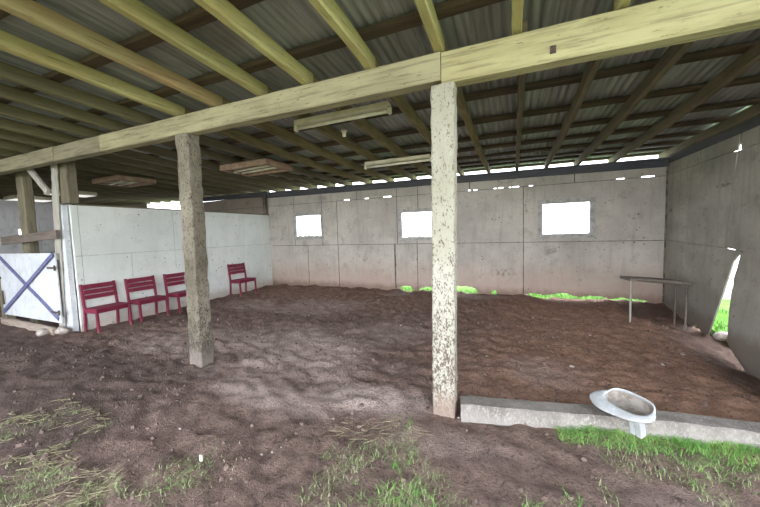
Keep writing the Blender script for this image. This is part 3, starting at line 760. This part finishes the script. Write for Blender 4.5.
def centre():
    x, y = R(-1.25, .42), R(1.35, 2.32)
    lim = lerp([(-1.3, 2.0), (-.95, 2.25), (-.75, 2.30), (-.6, 2.02), (-.2, 1.98), (.15, 1.85), (.45, 1.7)], x)
    return (x, y) if y < lim and nz(x * 3.4, y * 3.4, 77) > -.06 + .22 * sst(lim - .3, lim, y) else None
blades('grass', 1500, centre, .065, .0035, M['blade_dull'], 'patchy green grass in front of the tall white post', 'grass', .85)
def centre2():
    x, y = R(-.75, .35), R(1.35, 1.95)
    return (x, y) if nz(x * 4, y * 4, 57) > .12 else None
blades('grass', 600, centre2, .07, .004, M['blade'], 'fresh green tufts at the bottom edge in front of the tall post', 'grass', .8)
def tuft():
    x, y = random.gauss(-1.98, .10), random.gauss(1.25, .13); return x, y
blades('grass', 420, tuft, .05, .004, M['blade_dull'], 'small pale grass tuft alone in the near dirt left of centre', 'grass', .7)
def left_low():
    x, y = R(-3.1, -2.1), R(.6, 1.12)
    return (x, y) if y < 1.12 - .22 * abs(x + 2.5) and nz(x * 4, y * 4, 8) > -.1 else None
blades('grass', 1500, left_low, .045, .004, M['blade_dull'], 'pale mixed grass at the lower left corner', 'grass', .8)
def left_mid():
    x, y = R(-4.2, -3.15), R(.85, 1.5)
    return (x, y) if nz(x * 2.5, y * 2.5, 66) > -.05 else None
blades('grass', 600, left_mid, .045, .004, M['blade_dull'], 'thin grass among the straw at the left edge', 'grass', .8)
def straw(name, n, x0, x1, y0, y1, label, seed, lm=(.05, .17)):
    bm = bmesh.new(); c = 0
    while c < n:
        x, y = R(x0, x1), R(y0, y1)
        if nz(x * 3, y * 3, seed) < -.08: continue
        c += 1; a = random.gauss(.6, .8); l = R(*lm); dx, dy = math.cos(a) * l / 2, math.sin(a) * l / 2; r = R(.0012, .003)
        add_cyl(bm, (x - dx, y - dy, gz(x - dx, y - dy) + .007), (x + dx, y + dy, gz(x + dx, y + dy) + .007 + R(0, .02)), r, 4, r * .6)
    tag(mesh_obj(name, bm, M['straw']), label, 'straw', kind='stuff')
straw('straw', 110, -4.2, -3.15, .85, 1.5, 'dry straw scattered at the left edge of the dirt', 66)
straw('straw', 170, -3.1, -2.0, .6, 1.1, 'dry straw matted into the grass at the lower left', 8)
straw('straw', 60, -1.3, -.6, 1.95, 2.35, 'few dry stalks on the dirt left of the tall white post', 3, (.05, .14))
bm = bmesh.new()
for i in range(5200):
    x, y = R(-6.6, 2.4), 1.0 + 6.4 * random.random() ** 1.5
    if nz(x * 1.1, y * 1.1, 19) < R(-.5, .25): continue
    r = .005 + .018 * random.random() ** 4; z = gz(x, y); s = len(bm.verts)
    bmesh.ops.create_icosphere(bm, subdivisions=1, radius=r, matrix=Matrix.Translation((x, y, z + r * .2)))
    bm.verts.ensure_lookup_table()
    for v in bm.verts[s:]: v.co += Vector((R(-1, 1), R(-1, 1), R(-1, 1))) * r * .3
k = NT('soil_clod', .95, 0, .1); M['clod'] = k.done(k.mix(k.ramp(k.noise(1.3, 4), .4, .6), (.11, .078, .066), (.18, .13, .112)), k.noise(90), .5, .01)
tag(mesh_obj('clods', bm, M['clod']), 'loose dirt clods crumbled over the floor', 'clods', kind='stuff')
for i, (x, y) in enumerate(((-2.77, 1.72), (-1.66, 1.62), (-1.60, 1.66), (-1.56, 1.71), (-1.88, 1.63), (-2.5, 1.6), (-.42, 2.52), (.6, 4.0), (1.0, 5.2), (.3, 5.9), (1.5, 4.3), (-1.0, 2.6), (1.9, 4.9), (.9, 3.5))):
    r = R(.006, .012) if y < 3 else R(.018, .028)
    tag(mesh_obj('pebble', rock((x, y, gz(x, y) + r * .3), r, i), M['stone'], smooth=True), 'small pale pebble lying loose on the bare dirt', 'pebble', 'pale pebbles on the dirt')
bm = box(-.07, .07, -.012, .012, -.02, .06, bev=.004)
o = mesh_obj('paper_scrap', bm, M['tube'], loc=(-1.99, 1.40, gz(-1.99, 1.4) + .01)); o.scale = (.15, .4, .55); tag(o, 'small white scrap standing in the pale grass tuft', 'scrap')

# debris and grass by the torn sheet, seen through the opening
def out_right():
    return R(2.75, 4.4), R(4.6, 7.4)
blades('grass', 2600, out_right, .16, .012, M['blade'], 'bright green grass outside the torn opening in the right wall', 'grass', .5, oz)
def out_back():
    x = R(-3.2, 2.6); return x, R(7.72, 8.3)
blades('grass', 2600, out_back, .15, .012, M['blade'], 'bright green grass outside the gaps under the back wall', 'grass', .5, oz)
bm = timber([(2.83, 5.93, -.2), (2.80, 5.70, .55), (2.76, 5.60, 1.0)], .10, .02, seg=.1, jit=.004, bev=.003, side=Vector((.2, 1, .3)))
tag(mesh_obj('broken_board', bm, M['concrete']), 'pale broken strip of board leaning in the torn opening of the right wall', 'board')
for i, (x, y, r) in enumerate(((2.78, 6.02, .11), (2.86, 5.82, .13), (2.80, 5.66, .07))):
    tag(mesh_obj('rubble_stone', rock((x, y, -.14 + r * .3), r, 20 + i), M['stone'], smooth=True), ['left', 'middle', 'right'][i] + ' pale rubble stone at the foot of the torn opening', 'stone', 'rubble in the torn opening')

# shrubs on the slope beyond the windows
def shrub(x, y, h, r, label):
    zb = oz(x, y); t = empty('shrub', (x, y, zb), 0, label, 'shrub', 'shrubs beyond the windows')
    bm = bmesh.new()
    for i in range(6):
        a = R(0, 6.28); add_cyl(bm, (0, 0, -.1), (math.cos(a) * r * .5, math.sin(a) * r * .5, h * R(.6, .9)), .035, 6, .01)
    mesh_obj('stems', bm, M['post_dark'], t)
    bm = bmesh.new()
    for i in range(900):
        a, b, q_ = R(0, 6.28), R(-.9, 1), random.random() ** .4
        c = Vector((math.cos(a) * math.sqrt(1 - b * b) * r * q_, math.sin(a) * math.sqrt(1 - b * b) * r * q_, h * .62 + b * h * .38 * q_))
        d = Vector((R(-1, 1), R(-1, 1), R(-1, 1))).normalized(); e = d.orthogonal().normalized(); l = R(.05, .11)
        vs_ = [bm.verts.new(c + v) for v in (-d * l, e * l * .4, d * l, -e * l * .4)]; bm.faces.new(vs_)
    mesh_obj('foliage', bm, M['leaf'], t)
shrub(-10.3, 14.2, 2.75, .8, 'hazy shrub seen through the left window')
shrub(-4.6, 15.2, 2.75, .6, 'hazy shrub seen through the middle window')
shrub(2.35, 14.0, 2.6, .7, 'hazy shrub seen through the right window')

# ------------------------------------------------------------------ sky, camera
w = D.worlds.new('overcast_sky'); SC.world = w; w.use_nodes = True; t = w.node_tree
bg = t.nodes['Background']; tc = t.nodes.new('ShaderNodeTexCoord'); sp = t.nodes.new('ShaderNodeSeparateXYZ'); cr = t.nodes.new('ShaderNodeValToRGB')
t.links.new(tc.outputs['Generated'], sp.inputs[0]); t.links.new(sp.outputs[2], cr.inputs[0])
cr.color_ramp.elements[0].position = 0; cr.color_ramp.elements[0].color = (.95, .97, 1, 1); cr.color_ramp.elements[1].position = .6; cr.color_ramp.elements[1].color = (.80, .88, 1, 1)
t.links.new(cr.outputs[0], bg.inputs[0]); bg.inputs[1].default_value = 1.0

F, PW = 314.0, 760.0
vd = Vector((514 - 380, -(228 - 253.5), F)).normalized(); vx = -Vector((-354 - 380, -(254.5 - 253.5), F)).normalized()
vx = (vx - vd * vx.dot(vd)).normalized(); up_ = vd.cross(vx)
if up_.y < 0: up_.negate()
rows = (vx, vd, up_)                                       # world axes seen from the camera (right, up, forward)
right = Vector([r[0] for r in rows]); upv = Vector([r[1] for r in rows]); fwd = Vector([r[2] for r in rows])
cam = D.cameras.new('camera'); co = D.objects.new('camera', cam); COL.objects.link(co)
co.matrix_world = Matrix(((right.x, upv.x, -fwd.x, 0), (right.y, upv.y, -fwd.y, 0), (right.z, upv.z, -fwd.z, 1.55), (0, 0, 0, 1)))
cam.sensor_width = 36; cam.lens = 36 * F / PW; cam.clip_start = .05; cam.clip_end = 500
SC.camera = co
v = SC.view_settings; v.view_transform = 'Standard'; v.look = 'None'; v.gamma = 1; v.use_curve_mapping = False; v.exposure = 3.1
SC.cycles.max_bounces = 10; SC.cycles.diffuse_bounces = 6; SC.cycles.transparent_max_bounces = 12
